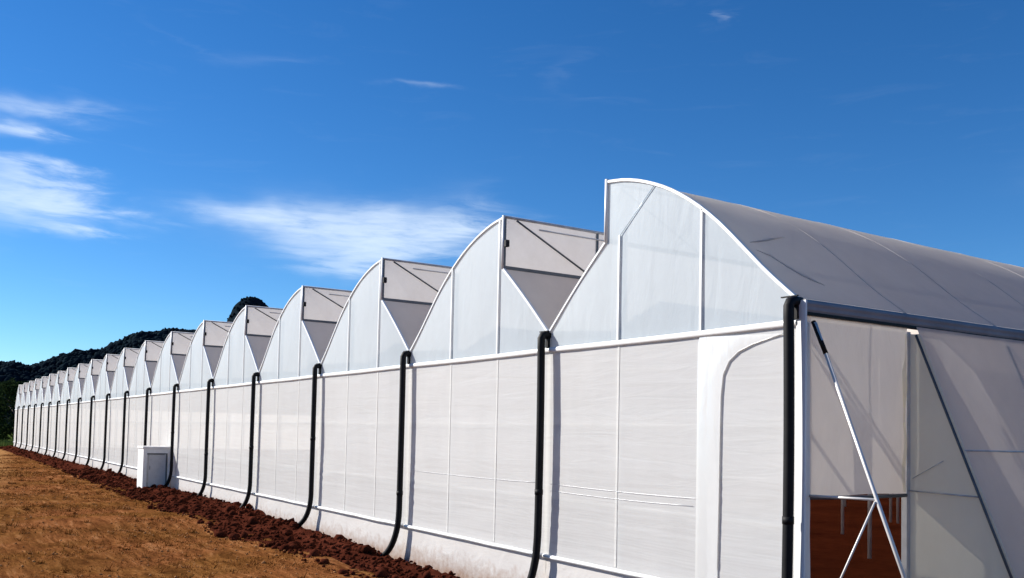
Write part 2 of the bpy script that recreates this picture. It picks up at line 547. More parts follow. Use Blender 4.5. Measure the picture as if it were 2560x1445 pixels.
def blobs(name, centres, sizes, mat, squash=(1, 1, 1), rough=0.3, smooth=False):
    n = len(centres)
    nv = len(ICO_V)
    V = np.empty((n, nv, 3))
    for i in range(n):
        a = RNG.normal(size=(3, 3)); q, _ = np.linalg.qr(a)
        d = (ICO_V * (1 + rough * RNG.uniform(-1, 1, size=(nv, 1)))) @ q
        d = d * np.array(squash) * sizes[i] * RNG.uniform(0.75, 1.25, 3)
        V[i] = d + centres[i]
    Fc = (ICO_F[None, :] + (np.arange(n) * nv)[:, None]).ravel()
    return put(name, np_mesh(name, V.reshape(-1, 3), Fc, 3, mat, smooth))


cen, siz = [], []
for i in range(9000):
    x = 3 - 60 * RNG.random() ** 1.6 if i % 4 else -20 - 100 * RNG.random()
    s = RNG.random() ** 0.85
    y = -0.05 - s * (berm_w(x) + 0.25 * RNG.random())
    r_ = 0.018 + 0.055 * RNG.random() ** 2.2
    if RNG.random() < 0.035:
        r_ = 0.09 + 0.08 * RNG.random()
    cen.append((x, y, (berm_h(x, y) if y > -berm_w(x) else ground_h(x, y)) + r_ * 0.35)); siz.append(r_)
tag(blobs('soil_clods', np.array(cen), siz, 'red_soil', (1.1, 1.0, 0.8), 0.28), 'dark red clods of turned earth piled along the greenhouse wall', 'soil', kind='stuff')

# dry grass blades on the field
N = 170000
bxs = -2.0 - 88 * RNG.random(N) ** 1.9
wy = 22.0
bys = -2.3 - wy * RNG.random(N) ** 1.25
bwv = np.array([berm_w(x) for x in np.linspace(4, -122, 400)])
bw_at = np.interp(-bxs, np.linspace(-4, 122, 400), bwv)
keep = (-bys > bw_at * (0.9 + 0.25 * RNG.random(N)))
dens_n = np.array([fbm(a * 0.5, b * 0.5, 1.7, 3) for a, b in zip(bxs, bys)])
keep &= (RNG.random(N) < 0.42 + 1.3 * dens_n)
bxs, bys = bxs[keep], bys[keep]
N = len(bxs)
bz = np.array([ground_h(a, b) for a, b in zip(bxs, bys)])
ln = 0.025 + 0.075 * RNG.random(N) ** 2.2
TN = 320
tx = -3.0 - 60 * RNG.random(TN) ** 1.5; ty = -2.9 - 11 * RNG.random(TN)
nb = 14
bxs = np.concatenate([bxs, np.repeat(tx, nb) + RNG.normal(0, 0.05, TN * nb)])
bys = np.concatenate([bys, np.repeat(ty, nb) + RNG.normal(0, 0.05, TN * nb)])
bz = np.concatenate([bz, np.repeat([ground_h(a, b) for a, b in zip(tx, ty)], nb)])
ln = np.concatenate([ln, np.repeat(0.08 + 0.12 * RNG.random(TN), nb) * (0.6 + 0.5 * RNG.random(TN * nb))])
N = len(bxs)
ang = R(20) + RNG.normal(0, 1.0, N)
lean = 0.45 + 0.6 * RNG.random(N)
wd = (0.007 + 0.010 * RNG.random(N)) * (1 + np.maximum(0, -bxs - 10) * 0.05)
dx, dy = np.cos(ang) * ln * lean, np.sin(ang) * ln * lean
pa = RNG.random(N) * math.pi
V = np.empty((N, 3, 3))
V[:, 0] = np.stack([bxs - np.cos(pa) * wd, bys - np.sin(pa) * wd, bz - 0.01], 1)
V[:, 1] = np.stack([bxs + np.cos(pa) * wd, bys + np.sin(pa) * wd, bz - 0.01], 1)
V[:, 2] = np.stack([bxs + dx, bys + dy, bz + ln * np.sqrt(np.maximum(0.05, 1.15 - lean ** 2))], 1)
tag(put('dry_grass', np_mesh('dry_grass', V.reshape(-1, 3), np.arange(N * 3), 3, 'straw')),
    'short dry straw-coloured grass covering the sloping brown field', 'grass', kind='stuff')

cen, siz = [], []
for i in range(2600):
    x = -3 - 60 * RNG.random() ** 1.5; y = -2.4 - 10 * RNG.random() ** 1.3
    q = 0.010 + 0.030 * RNG.random() ** 2.5
    cen.append((x, y, ground_h(x, y) + q * 0.3)); siz.append(q)
tag(blobs('field_crumbs', np.array(cen), siz, 'field_soil', (1.1, 1.0, 0.7), 0.3), 'small loose crumbs of tan earth scattered over the brown field', 'soil', kind='stuff')

# ------------------------------------------------------------------ hills
RIDGE_PX = [(-700, 960), (-400, 930), (-200, 900), (-60, 890), (0, 895), (25, 893), (60, 908), (85, 905), (150, 882), (205, 868), (240, 866), (290, 848), (340, 830), (400, 822),
            (450, 818), (500, 820), (570, 830), (640, 845), (720, 870), (850, 900), (1100, 930), (1600, 960), (2300, 985), (3200, 990)]
rp = [(azel(x, y)[0], math.tan(azel(x, y)[1])) for x, y in RIDGE_PX]
raz = np.array([a for a, _ in rp])[::-1]
rel = np.array([e for _, e in rp])[::-1]
RD = 1100.0


def ridge_top(a):
    return CAM.z + RD * float(np.interp(a, raz, rel)) - 6.0


def hill_z(a, r):
    s = (r - RD) / (420.0 if r < RD else 500.0)
    b = max(0.0, 1 - s * s) ** 1.5 if r < RD else math.exp(-s * s * 1.2)
    return ridge_top(a) * b + 9 * b * fbm(a * 30, r * 0.012, 2.2, 3) * min(1.0, abs(r - RD) / 120.0) - 3


rows = []
for a in np.linspace(0.22, -1.35, 240):
    rows.append([(CAM.x - math.cos(a) * r, CAM.y - math.sin(a) * r, hill_z(a, r)) for r in np.concatenate([np.linspace(660, 1100, 26), np.linspace(1130, 1900, 14)])])
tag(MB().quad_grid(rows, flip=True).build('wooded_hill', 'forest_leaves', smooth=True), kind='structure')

# rounded rocky peak in front of the ridge
ka, ke = azel(630, 742)
KD = 820.0
rows = []
ktop = CAM.z + KD * math.tan(ke)
kx, ky = CAM.x - math.cos(ka) * KD, CAM.y - math.sin(ka) * KD
for i in range(25):
    q = i / 24.0
    row = []
    for k in range(37):
        th = 2 * math.pi * k / 36
        rr = 25.0 * (q ** 0.5 if q < 0.5 else 0.7071 + (q - 0.5) * 0.75)
        zz = ktop * (1 - 0.33 * q ** 1.15) - max(0, q - 0.55) * 60
        nn = fbm(math.cos(th) * q * 3, math.sin(th) * q * 3, 4.0, 4)
        row.append((kx + math.cos(th) * rr * (1 + 0.10 * nn), ky + math.sin(th) * rr * (1 + 0.10 * nn), zz + 1.2 * nn))
    rows.append(row)
rows.append([(p_[0] + (p_[0] - kx) * 0.25, p_[1] + (p_[1] - ky) * 0.25, -5) for p_ in rows[-1]])
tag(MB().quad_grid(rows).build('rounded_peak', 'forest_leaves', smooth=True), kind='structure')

cen, siz = [], []
for i in range(7500):
    a = -0.42 + 0.52 * RNG.random()
    r = 700 + 420 * RNG.random() ** 0.6
    z = hill_z(a, r)
    s = 1.8 + 2.4 * RNG.random() ** 1.6
    cen.append((CAM.x - math.cos(a) * r, CAM.y - math.sin(a) * r, z + s * 0.35)); siz.append(s)
for i in range(260):
    th = RNG.random() * 6.283; q = RNG.random()
    rr = 25.0 * (q ** 0.5 if q < 0.5 else 0.7071 + (q - 0.5) * 0.75)
    zz = ktop * (1 - 0.33 * q ** 1.15) - max(0, q - 0.55) * 60
    cen.append((kx + math.cos(th) * rr, ky + math.sin(th) * rr, zz - 0.4)); siz.append(0.6 + 0.7 * RNG.random())
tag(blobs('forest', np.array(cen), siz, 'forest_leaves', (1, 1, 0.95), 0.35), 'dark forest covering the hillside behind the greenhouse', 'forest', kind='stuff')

# ------------------------------------------------------------------ greenhouse
W = 6.0
EAVE, VALLEY = 4.585, 4.93
LEN = 39.04
MOD = 2.44
NB = 20
UV = 0.288            # vent position in the bay, from the valley on its open side
Z_VB, Z_PK = 6.43, 7.50


def interp_cr(pts, u):
    """smooth interpolation through points (monotone u)"""
    for i in range(len(pts) - 1):
        if u <= pts[i + 1][0] or i == len(pts) - 2:
            p0 = pts[max(i - 1, 0)]; p1 = pts[i]; p2 = pts[i + 1]; p3 = pts[min(i + 2, len(pts) - 1)]
            h = p2[0] - p1[0]
            m1 = (p2[1] - p0[1]) / (p2[0] - p0[0]); m2 = (p3[1] - p1[1]) / (p3[0] - p1[0])
            s = (u - p1[0]) / h
            return ((2 * s**3 - 3 * s**2 + 1) * p1[1] + (s**3 - 2 * s**2 + s) * h * m1 + (-2 * s**3 + 3 * s**2) * p2[1] + (s**3 - s**2) * h * m2)


LOWP = [(0.0, VALLEY), (0.10, 5.48), (0.19, 5.95), (UV, Z_VB)]
TOPP = [(UV, Z_PK), (0.37, 7.43), (0.46, 7.28), (0.56, 7.03), (0.66, 6.68), (0.75, 6.27), (0.83, 5.83), (0.91, 5.38), (1.0, VALLEY)]
low_u = [UV * i / 7 for i in range(8)]
top_u = [UV + (1 - UV) * i / 20 for i in range(21)]
low_pts = [(u, interp_cr(LOWP, u)) for u in low_u]
top_pts = [(u, interp_cr(TOPP, u)) for u in top_u]


def prof(u):
    return interp_cr(LOWP, u) if u < UV else interp_cr(TOPP, u)


gh = empty('greenhouse')
tag(gh, 'long white multi-span plastic greenhouse with sawtooth arched gables and black drainpipes', 'greenhouse')

BARS = (0.312, 0.648)


def mirror_x(me, name):
    m2 = me.copy(); m2.name = name
    co = np.empty(len(m2.vertices) * 3, np.float32)
    m2.vertices.foreach_get('co', co)
    co = co.reshape(-1, 3); co[:, 0] = -W - co[:, 0]
    m2.vertices.foreach_set('co', co.ravel())
    m2.flip_normals(); m2.update()
    return m2


def gable_panel_mesh(ua, ub, seed):
    mb = MB()
    spans = [(ua, UV), (UV, ub)] if ua < UV < ub else [(ua, ub)]
    for (a_, b_) in spans:
        us = [a_] + [u for u in low_u + top_u if a_ + 1e-3 < u < b_ - 1e-3] + [b_]
        rows = []
        for u in us:
            if u < UV or (u == UV and b_ == UV):
                zt = interp_cr(LOWP, u) - 0.01
            else:
                zt = interp_cr(TOPP, u) - 0.01
            r = []
            for k in range(13):
                z = EAVE + (zt - EAVE) * k / 12
                bul = 0.012 * math.sin(math.pi * (u - ua) / (ub - ua)) * math.sin(math.pi * min(1, (z - EAVE) / 2.8)) + 0.004 * fbm(u * 9, z, seed, 3)
                r.append((-u * W, -bul, z))
            rows.append(r)
        mb.quad_grid(rows)
    return mb.mesh('gable_panel', 'gable_film', True)


GP = [gable_panel_mesh(0.0, BARS[0], 1.0), gable_panel_mesh(BARS[0], BARS[1], 4.0), gable_panel_mesh(BARS[1], 1.0, 7.0)]

# arch edge profile (white clip rail round the gable)
def ribbon(pts, wd, name, mat):
    """flat clip rail following the gable edge, facing out, with a returned lip"""
    rows = []
    for i, (x, z) in enumerate(pts):
        a = Vector(pts[min(i + 1, len(pts) - 1)]) - Vector(pts[max(i - 1, 0)])
        nx, nz = -a.y, a.x
        l_ = math.hypot(nx, nz); nx, nz = nx / l_, nz / l_
        if nz < 0:
            nx, nz = -nx, -nz
        rows.append([(x + nx * o_, y_, z + nz * o_) for o_, y_ in ((0.012, 0.02), (0.012, -0.028), (0.004, -0.036), (-wd + 0.008, -0.036), (-wd, -0.028), (-wd, -0.004))])
    return MB().quad_grid(rows).mesh(name, mat)


ARCH_A = ribbon([(-u * W, z) for u, z in low_pts], 0.042, 'gable_arch', 'white_tube')
ARCH_B = ribbon([(-u * W, z) for u, z in top_pts], 0.042, 'gable_arch', 'white_tube')
ARCH_V = MB().tube([(-UV * W, -0.02, Z_VB - 0.03), (-UV * W, -0.02, Z_PK + 0.03)], 0.036, 8).mesh('vent_post', 'white_tube', True)


def bar_mesh(u):
    x = -u * W
    return MB().box(x - 0.022, x + 0.022, -0.036, -0.018, EAVE + 0.03, prof(u) - 0.03).mesh('gable_bar', 'white_tube')


BAR = [bar_mesh(u) for u in BARS]


def eave_mesh():
    rows = []
    for i in range(13):
        x = -W * i / 12
        sag = -0.012 * math.sin(math.pi * i / 12)
        rows.append([(x, -0.02 - 0.03 * math.sin(a), EAVE + sag + 0.05 * math.cos(a)) for a in np.linspace(0, math.pi, 7)])
    return MB().quad_grid(rows).mesh('eave_band', 'white_tube', True)


EAVE_M = eave_mesh()


def roof_drop(y):
    return 0.07 * min(1.0, y / 0.5) + 0.013 * min(max(y, 0), 14)


def roof_sheet(pts, name, mods=16, off=0.0):
    rows = []
    ny = mods * 6
    for j in range(ny + 1):
        y = -0.005 + (LEN + 0.005) * j / ny
        ph = (j % 6) / 6.0
        sag = 0.006 * math.sin(math.pi * ph)
        row = []
        for i, (u, z) in enumerate(pts):
            e = math.sin(math.pi * i / (len(pts) - 1))
            wr = 0.012 * fbm(u * 7, y * 0.9, 3.0 + off, 3) * e
            row.append((-u * W, y, z - (sag + roof_drop(y)) * e + wr))
        rows.append(row)
    return MB().quad_grid(rows, flip=True).mesh(name, 'roof_film', True)


ROOF_LOW = roof_sheet(low_pts, 'roof_cover')
ROOF_TOP = roof_sheet(top_pts, 'roof_cover', off=5)


def rib_mesh(pts, y, drop=0.0):
    m_ = len(pts) - 1
    return MB().tube([(-u * W, y, z - 0.008 - drop * math.sin(math.pi * i / m_)) for i, (u, z) in enumerate(pts)], 0.014, 6).mesh('roof_rib', 'roof_film', True)


RIB_TOP = rib_mesh(top_pts, 0.0)
RIB_LOW = rib_mesh(low_pts, 0.0)

xv = -UV * W
VS = MB().quad_grid([[(xv + 0.012 + 0.01 * math.sin(3 * a + b), a, b) for b in np.linspace(Z_VB + 0.03, Z_PK - 0.03, 6)] for a in np.linspace(0.03, MOD - 0.02, 8)], flip=False).mesh('vent_screen', 'vent_mesh', True)
VS_LONG = MB().quad_grid([[(xv + 0.012, a, b) for b in (Z_VB + 0.03, Z_PK - 0.03)] for a in (4 * MOD + 0.02, LEN)]).mesh('vent_screen', 'vent_mesh')
V_TOP = MB().tube([(xv + 0.02, -0.02, Z_PK), (xv + 0.02, LEN, Z_PK)], 0.032, 8).mesh('vent_rail', 'galvanised', True)
V_BOT = MB().box(xv - 0.01, xv + 0.05, -0.02, LEN, Z_VB - 0.035, Z_VB + 0.035).mesh('vent_rail', 'dark_steel')
V_MID = MB().tube([(xv + 0.05, 0.85, Z_PK - 0.17), (xv + 0.05, 3 * MOD, Z_PK - 0.17)], 0.018, 6).mesh('vent_rail', 'pale_steel', True)
V_BR = MB().tube([(xv + 0.045, 0.28, Z_PK - 0.05), (xv + 0.045, MOD - 0.12, Z_VB + 0.03)], 0.020, 6).mesh('vent_brace', 'dark_steel', True)
V_PO = MB().box(xv - 0.01, xv + 0.042, -0.025, 0.025, Z_VB + 0.036, Z_PK - 0.033).mesh('vent_post', 'dark_steel')
V_HG = MB().box(xv + 0.043, xv + 0.12, -0.03, 0.06, 6.86, 7.0).mesh('vent_hinge', 'black_plastic')


def curtain_mesh(seed):
    rows = []
    for i in range(25):
        x = -W * i / 24
        r = []
        for k in range(41):
            z = 0.66 + (EAVE - 0.05 - 0.66) * k / 40
            w = math.exp(-((z - 1.55) / 0.75) ** 2)
            wr = 0.010 * w * math.sin(z * 26 + 2.0 * fbm(x * 0.5, z * 0.6, seed, 2)) * (0.6 + 0.8 * fbm(x * 0.6, z, seed + 2, 2))
            big = 0.016 * fbm(x * 0.45, z * 0.5, seed + 5, 3)
            ht = min(1.0, min(abs(x), abs(x + W), abs(x + BARS[0] * W), abs(x + BARS[1] * W)) / 0.45)
            r.append((x, 0.004 + (wr + abs(big)) * ht, z))
        rows.append(r)
    return MB().quad_grid(rows, flip=False).mesh('curtain', 'curtain_film', True)


CUR = [curtain_mesh(1.3), curtain_mesh(5.7), curtain_mesh(9.1)]


GIRT = [MB().tube([(-0.06, 0.085, z), (-W + 0.06, 0.085, z)], 0.035, 8).mesh('girt', 'galvanised', True) for z in (1.75, 3.15, EAVE + 0.02)]
GIRT += [MB().box(-u * W - 0.04, -u * W + 0.04, 0.065, 0.13, -0.2, prof(u) - 0.12).mesh('girt', 'galvanised') for u in BARS[1:]]


def skirt_mesh(seed):
    rows = []
    for i in range(25):
        x = -W * i / 24
        rows.append([(x, 0.02 + 0.02 * fbm(x * 0.8, k, seed, 2) - 0.02 * (1 - k / 6), -0.75 + 1.41 * k / 6) for k in range(7)])
    return MB().quad_grid(rows, flip=False).mesh('skirt', 'skirt_film', True)


SK = [skirt_mesh(2.0), skirt_mesh(6.0)]


def roller_mesh(seed):
    return MB().tube([(-W * i / 12, -0.035, 0.66 + 0.012 * fbm(i * 0.4, seed, 0, 2)) for i in range(13)], 0.038, 8).mesh('roller_tube', 'white_tube', True)


RO = [roller_mesh(1.0), roller_mesh(4.0)]
CB = [MB().box(-u * W - 0.025, -u * W + 0.025, -0.004, 0.003, 0.72, EAVE - 0.08).mesh('curtain_bar', 'curtain_film') for u in BARS]


def flip(me):
    return mirror_x(me, me.name)


M0 = {id(m_): flip(m_) for m_ in GP + [ARCH_A, ARCH_B, ARCH_V, ROOF_LOW, ROOF_TOP, RIB_TOP, RIB_LOW, VS, VS_LONG, V_TOP, V_BOT, V_MID, V_BR, V_PO, V_HG]}

for n in range(NB):
    off = (-n * W, 0, 0)
    pick = (lambda m_: M0[id(m_)]) if n == 0 else (lambda m_: m_)
    for m_ in GP:
        put('gable_panel', pick(m_), gh, off)
    put('gable_arch', pick(ARCH_A), gh, off)
    put('gable_arch', pick(ARCH_B), gh, off)
    put('gable_post', pick(ARCH_V), gh, off)
    for u, m_ in zip(BARS, BAR):
        if n == 0:
            # the end bay is turned round, its bars keep their place
            x = -u * W
            zt = prof(1 - u) - 0.03 if u < 0.5 else 6.46
            MB().box(x - 0.022, x + 0.022, -0.036, -0.018, EAVE + 0.03, zt).build('gable_bar', 'white_tube', gh)
        else:
            put('gable_bar', m_, gh, off)
    put('eave_band', EAVE_M, gh, off)
    rt_ = put('roof_cover', pick(ROOF_TOP), gh, off)
    rl_ = put('roof_cover', pick(ROOF_LOW), gh, off)
    if n == 0:
        for j in range(1, 16):
            put('roof_rib', flip(rib_mesh(top_pts, 0.0, roof_drop(j * MOD))), rt_, (0, j * MOD, 0))
    elif n < 7:
        for j in range(1, 4):
            put('roof_rib', rib_mesh(low_pts, 0.0, roof_drop(j * MOD)), rl_, (0, j * MOD, 0))
    # sawtooth vent
    vf = put('vent_frame', pick(V_BOT), gh, off)
    put('vent_rail', pick(V_TOP), vf)
    if n:
        put('vent_hinge', V_HG, vf)
    nv_ = 4 if n < 9 else 1
    for j in range(4):
        if n:
            put('vent_screen', VS, vf, (0, j * MOD, 0))
        put('vent_post', pick(V_PO), vf, (0, j * MOD, 0))
        if j < nv_:
            put('vent_brace', pick(V_BR), vf, (0, j * MOD, 0))
    if n:
        put('vent_screen', VS_LONG, vf)
    else:
        MB().quad_grid([[(-W - xv - 0.012, a, b) for b in (Z_VB + 0.03, Z_PK - 0.03)] for a in (0.02, LEN)]).build('vent_screen', 'fold_film', vf)
    if 0 < n < 9:
        put('vent_rail', pick(V_MID), vf)
    put('curtain', CUR[(n * 7) % 3], gh, off)
    for m_ in GIRT:
        put('girt', m_, gh, off)
    put('skirt', SK[n % 2], gh, off)
    put('roller_tube', RO[n % 2], gh, off)
    for m_ in CB:
        put('curtain_bar', m_, gh, off)

def roof_pt(x, y, up_=0.0):
    u = 1 + x / W
    e = math.sin(math.pi * (u - UV) / (1 - UV))
    return (x, y, interp_cr(TOPP, u) - roof_drop(y) * e + up_)


for cr in ([(-1.17, 0.30), (-1.3, 0.7), (-1.43, 1.1), (-1.57, 1.53)], [(-1.0, 0.25), (-0.95, 0.49), (-0.76, 0.65), (-0.63, 0.79), (-0.52, 0.95), (-0.45, 1.12)]):
    MB().tube([roof_pt(a, b) for a, b in cr], [0.004] + [0.02] * (len(cr) - 2) + [0.004], 6).build('film_crease', 'roof_film', gh, True)
# diagonal clip rail on the end gable, by the vent
zb = prof(0.47)
MB().tube([(-W * 0.645, -0.022, 6.46), (-W * 0.50, -0.022, prof(1 - 0.50) - 0.04)], 0.009, 6).build('gable_brace', 'gable_film', gh, True)

# overlapped sheet with the curved edge on the end bay's curtain
edge = [(-1.46, -0.30), (-1.46, 1.0), (-1.45, 2.0), (-1.44, 3.0), (-1.43, 3.6), (-1.39, 3.92), (-1.27, 4.12), (-1.08, 4.25), (-0.80, 4.34), (-0.50, 4.40), (-0.22, 4.45)]
rows = []
for i, (x, z) in enumerate(edge):
    zl = z if z < 3.6 else 3.6 + (EAVE - 0.06 - 3.6) * (i - 4) / (len(edge) - 5)
    xl = -1.93 if i < len(edge) - 1 else -1.90
    rows.append([(xl + (x - xl) * s, -0.016 - 0.006 * math.sin(math.pi * s) + 0.004 * fbm(s * 3, z, 3, 2), zl + (z - zl) * s) for s in np.linspace(0, 1, 9)])
fold = MB().quad_grid(rows, flip=True).build('curtain_fold', 'fold_film', gh, True)
MB().tube([(x, -0.020, z) for x, z in edge[1:]], 0.0045, 6).build('fold_hem', 'curtain_film', fold, True)
# slack tie cords across the end curtains
for z0, xa, xb in ((2.03, -1.5, -5.9), (1.90, -2.0, -5.9), (2.03, -6.2, -11.8)):
    MB().tube([(xa + (xb - xa) * i / 10, -0.007, z0 - 0.02 * math.sin(math.pi * i / 10)) for i in range(11)], 0.003, 5).build('tie_cord', 'galvanised', gh, True)

# posts and drainpipes at the valleys
for n in range(NB + 1):
    x = -n * W
    MB().box(x - 0.05, x + 0.05, 0.03, 0.13, -0.3, VALLEY - 0.06).build('valley_post', 'white_tube', gh)
for n in range(NB):
    x = -n * W
    bow = random.uniform(0.01, 0.04)
    sw = 0.36 if n < 2 else random.uniform(0.55, 0.9)
    d0 = 0.185
    pts = [(x, 0.05, VALLEY - 0.06), (x, -0.10, VALLEY - 0.055), (x, -0.155, VALLEY - 0.075), (x, -d0, VALLEY - 0.13), (x, -d0, VALLEY - 0.3)]
    zs = np.linspace(VALLEY - 0.6, 1.05, 9)
    for k, z in enumerate(zs):
        pts.append((x + bow * math.sin(math.pi * (k + 1) / 10) * 1.5, -d0 - bow * 0.5 * math.sin(math.pi * (k + 1) / 10), z))
    for k in range(1, 9):
        a = R(62) * k / 8
        rr = 0.95
        pts.append((x - sw * (1 - math.cos(a)), -d0 - 0.22 * (1 - math.cos(a)), 1.05 - (rr + (0.25 if n < 3 else 0)) * math.sin(a)))
    pts.append((pts[-1][0] - 0.16, pts[-1][1] - 0.06, pts[-1][2] - 0.14))
    pts.append((pts[-1][0] - 0.16, pts[-1][1] - 0.06, pts[-1][2] - 0.14))
    if n == 7:
        pts = [q for q in pts if q[2] > 0.9]
    dp = MB().tube(pts, 0.074, 12).build('downpipe', 'black_plastic', gh, True)
    MB().box(x - 0.24, x + 0.05, -0.075, -0.04, VALLEY + 0.012, VALLEY + 0.03).build('gutter_end', 'black_plastic', dp)
    MB().box(x - 0.045, x + 0.045, -0.062, -0.012, VALLEY - 0.30, VALLEY - 0.01).build('outlet_shade_stub', 'black_plastic', dp)  # gutter outlet, black to stand for the shading beside the pipe top too
    if n < 7:
        zc = random.uniform(1.5, 3.8)
        k_ = min(range(len(pts)), key=lambda q: abs(pts[q][2] - zc) + (5 if q < 5 else 0))
        MB().tube([(pts[k_][0], pts[k_][1], pts[k_][2] - 0.05), (pts[k_][0], pts[k_][1], pts[k_][2] + 0.05)], 0.081, 12).build('pipe_collar', 'black_plastic', dp, True)
# gutters in the valleys
for n in range(1, NB):
    x = -n * W
    MB().quad_grid([[(x + 0.13, y, VALLEY + 0.02), (x + 0.07, y, VALLEY - 0.07), (x - 0.07, y, VALLEY - 0.07), (x - 0.13, y, VALLEY + 0.02)] for y in (0.0, LEN)]).build('gutter', 'galvanised', gh)

# closing walls far from the camera
MB().quad_grid([[(-120.0, y, z) for z in (-0.3, 2, VALLEY)] for y in np.linspace(0.02, LEN, 9)]).build('far_side_wall', 'side_film', gh)
rows = [[(-u * W, LEN, EAVE + (prof(min(max(u, 1e-4), 1 - 1e-4)) - EAVE) * s) for s in (0, 1)] for u in [k / 24 for k in range(25)]]
BACK = MB().quad_grid(rows).mesh('rear_gable', 'gable_film')
for n in range(NB):
    put('rear_gable', BACK, gh, (-n * W, 0, 0))
MB().box(-120, 0, LEN - 0.03, LEN - 0.01, -0.3, EAVE - 0.002).build('rear_wall', 'curtain_film', gh)

# --- right-hand side: gutter, curtain with an open foot, outrigger struts, sloping side film
gx = [(-0.03, 4.935), (0.04, 4.915), (0.09, 4.88), (0.105, 4.85), (0.095, 4.81), (0.10, 4.765), (0.085, 4.735), (0.02, 4.735)]
side_g = MB().quad_grid([[(a, y, b) for a, b in gx] for y in np.linspace(0.0, LEN, 17)]).build('side_gutter', 'gutter_steel', gh)
MB().box(0.02, 0.105, 0.0, LEN, 4.69, 4.729).build('gutter_shade_strip', 'black_plastic', side_g)  # black strip standing in for the shading beneath the gutter

POSTS = [j * MOD for j in range(1, 17)]
for y in POSTS:
    MB().box(-0.04, 0.05, y - 0.045, y + 0.045, -0.3, 4.64).build('side_post', 'pale_steel', gh)

MB().box(0.0, 0.16, -0.03, 0.0, -0.6, EAVE + 0.30).build('corner_post', 'white_tube', gh)
# film edge wrapped round the front corner
MB().quad_grid([[(0.158 - 0.09 * s + 0.010 * s * fbm(s * 2, z * 1.5, 1, 2), 0.002 + 0.22 * s * (0.75 + 0.25 * (1 - z / 4.6)), z) for s in np.linspace(0, 1, 5)] for z in np.linspace(-0.2, EAVE, 24)], flip=False).build('corner_wrap', 'fold_film', gh, True)

rows = []
for i in range(15):
    y = 0.10 + (MOD - 0.17) * i / 14
    rows.append([(0.06 + 0.025 * fbm(y * 1.6, z * 0.7, 2, 3), y, z) for z in np.linspace(2.19 - 0.012 * math.sin(i / 2), 4.71, 22)])
sc_ = MB().quad_grid(rows).build('side_curtain', 'side_film', gh, True)
MB().tube([(0.05, 0.12, 2.17), (0.055, 1.2, 2.155), (0.05, MOD - 0.06, 2.165)], 0.028, 8).build('roller_tube', 'dark_steel', sc_, True)
# torn loose edge beside the first post
MB().quad_grid([[(0.075 + 0.02 * math.sin(z * 7), MOD - 0.10 - (0.07 + 0.05 * math.sin(z * 5.3) * (1 if z > 3.4 else 0.25)) * s, z) for s in (0, 0.5, 1)] for z in np.linspace(2.22, 4.6, 26)]).build('curtain_edge', 'end_film', sc_, True)

SL = 0.42
ST = (0.17, 4.58)


def strut_x(z):
    return ST[0] + (ST[1] - z) * SL


def outrigger(y, full=True, mat='pale_steel'):
    s = MB().tube([(strut_x(4.58), y, 4.58), (strut_x(-0.2), y, -0.2)], 0.026 if full else 0.02, 8).build('strut', mat, gh, True)
    if full:
        MB().tube([(0.05, y + 0.01, 2.20), (strut_x(2.23), y + 0.01, 2.22)], 0.018, 8).build('tie_bar', 'pale_steel', s, True)
        MB().tube([(strut_x(2.23), y - 0.03, 2.2), (0.08, y - 0.03, 0.02)], 0.015, 8).build('tie_bar', 'pale_steel', s, True)
    return s


outrigger(0.15)
MB().tube([(strut_x(4.6) - 0.02, 0.15, 4.60), (strut_x(4.14), 0.15, 4.14)], 0.033, 8).build('strut_sleeve', 'black_plastic', gh, True)
for y in POSTS:
    outrigger(y, False, 'dark_steel')

# triangular end sheet of the sloping side
ye = MOD + 0.035
rows = []
for k in range(25):
    z = -0.25 + (4.60 + 0.25) * k / 24
    rows.append([(0.055 + (strut_x(z) + 0.045 - 0.055) * s, ye + 0.012 * fbm(s * 3, z * 1.3, 4, 3), z) for s in np.linspace(0, 1, 9)])
es = MB().quad_grid(rows).build('end_sheet', 'end_film', gh, True)
MB().tube([(0.06, ye - 0.02, 2.235), (strut_x(2.2) - 0.03, ye - 0.02, 2.21)], 0.012, 6).build('sheet_seam', 'galvanised', es, True)
MB().tube([(0.10, ye - 0.012, 2.42), (0.6, ye - 0.012, 2.70)], 0.006, 5).build('sheet_seam', 'galvanised', es, True)
# sloping sheets between the struts
for j, y in enumerate(POSTS[:-1]):
    rows = []
    for i in range(11):
        s = i / 10
        yy = y + 0.04 + MOD * s
        sag = 0.05 * math.sin(math.pi * s)
        rows.append([(strut_x(z) + 0.028 - sag * math.sin(math.pi * min(1, max(0, z / 4.6))) + 0.015 * fbm(yy, z, 6, 2), yy, z) for z in np.linspace(-0.25, 4.71, 21)])
    sh = MB().quad_grid(rows).build('side_sheet', 'slope_film', gh, True)
    MB().tube([(strut_x(2.86) + 0.035, y + 0.03, 2.86), (strut_x(2.86) + 0.02, y + MOD / 2, 2.855), (strut_x(2.86) + 0.035, y + MOD + 0.03, 2.86)], 0.013, 6).build('sheet_rail', 'galvanised', sh, True)

# columns inside, seen through the open foot of the side
COLM = MB().tube([(0, 0, -0.1), (0, 0, VALLEY - 0.1)], 0.05, 8).mesh('column', 'pale_steel', True)
for n in range(1, 8):
    for k in range(1, 8):
        put('column', COLM, gh, (-n * W, k * 2 * MOD, 0))
for (x, y) in ((-10.3, 14.28), (-12.35, 19.6)):
    put('column', COLM, gh, (x, y, 0))

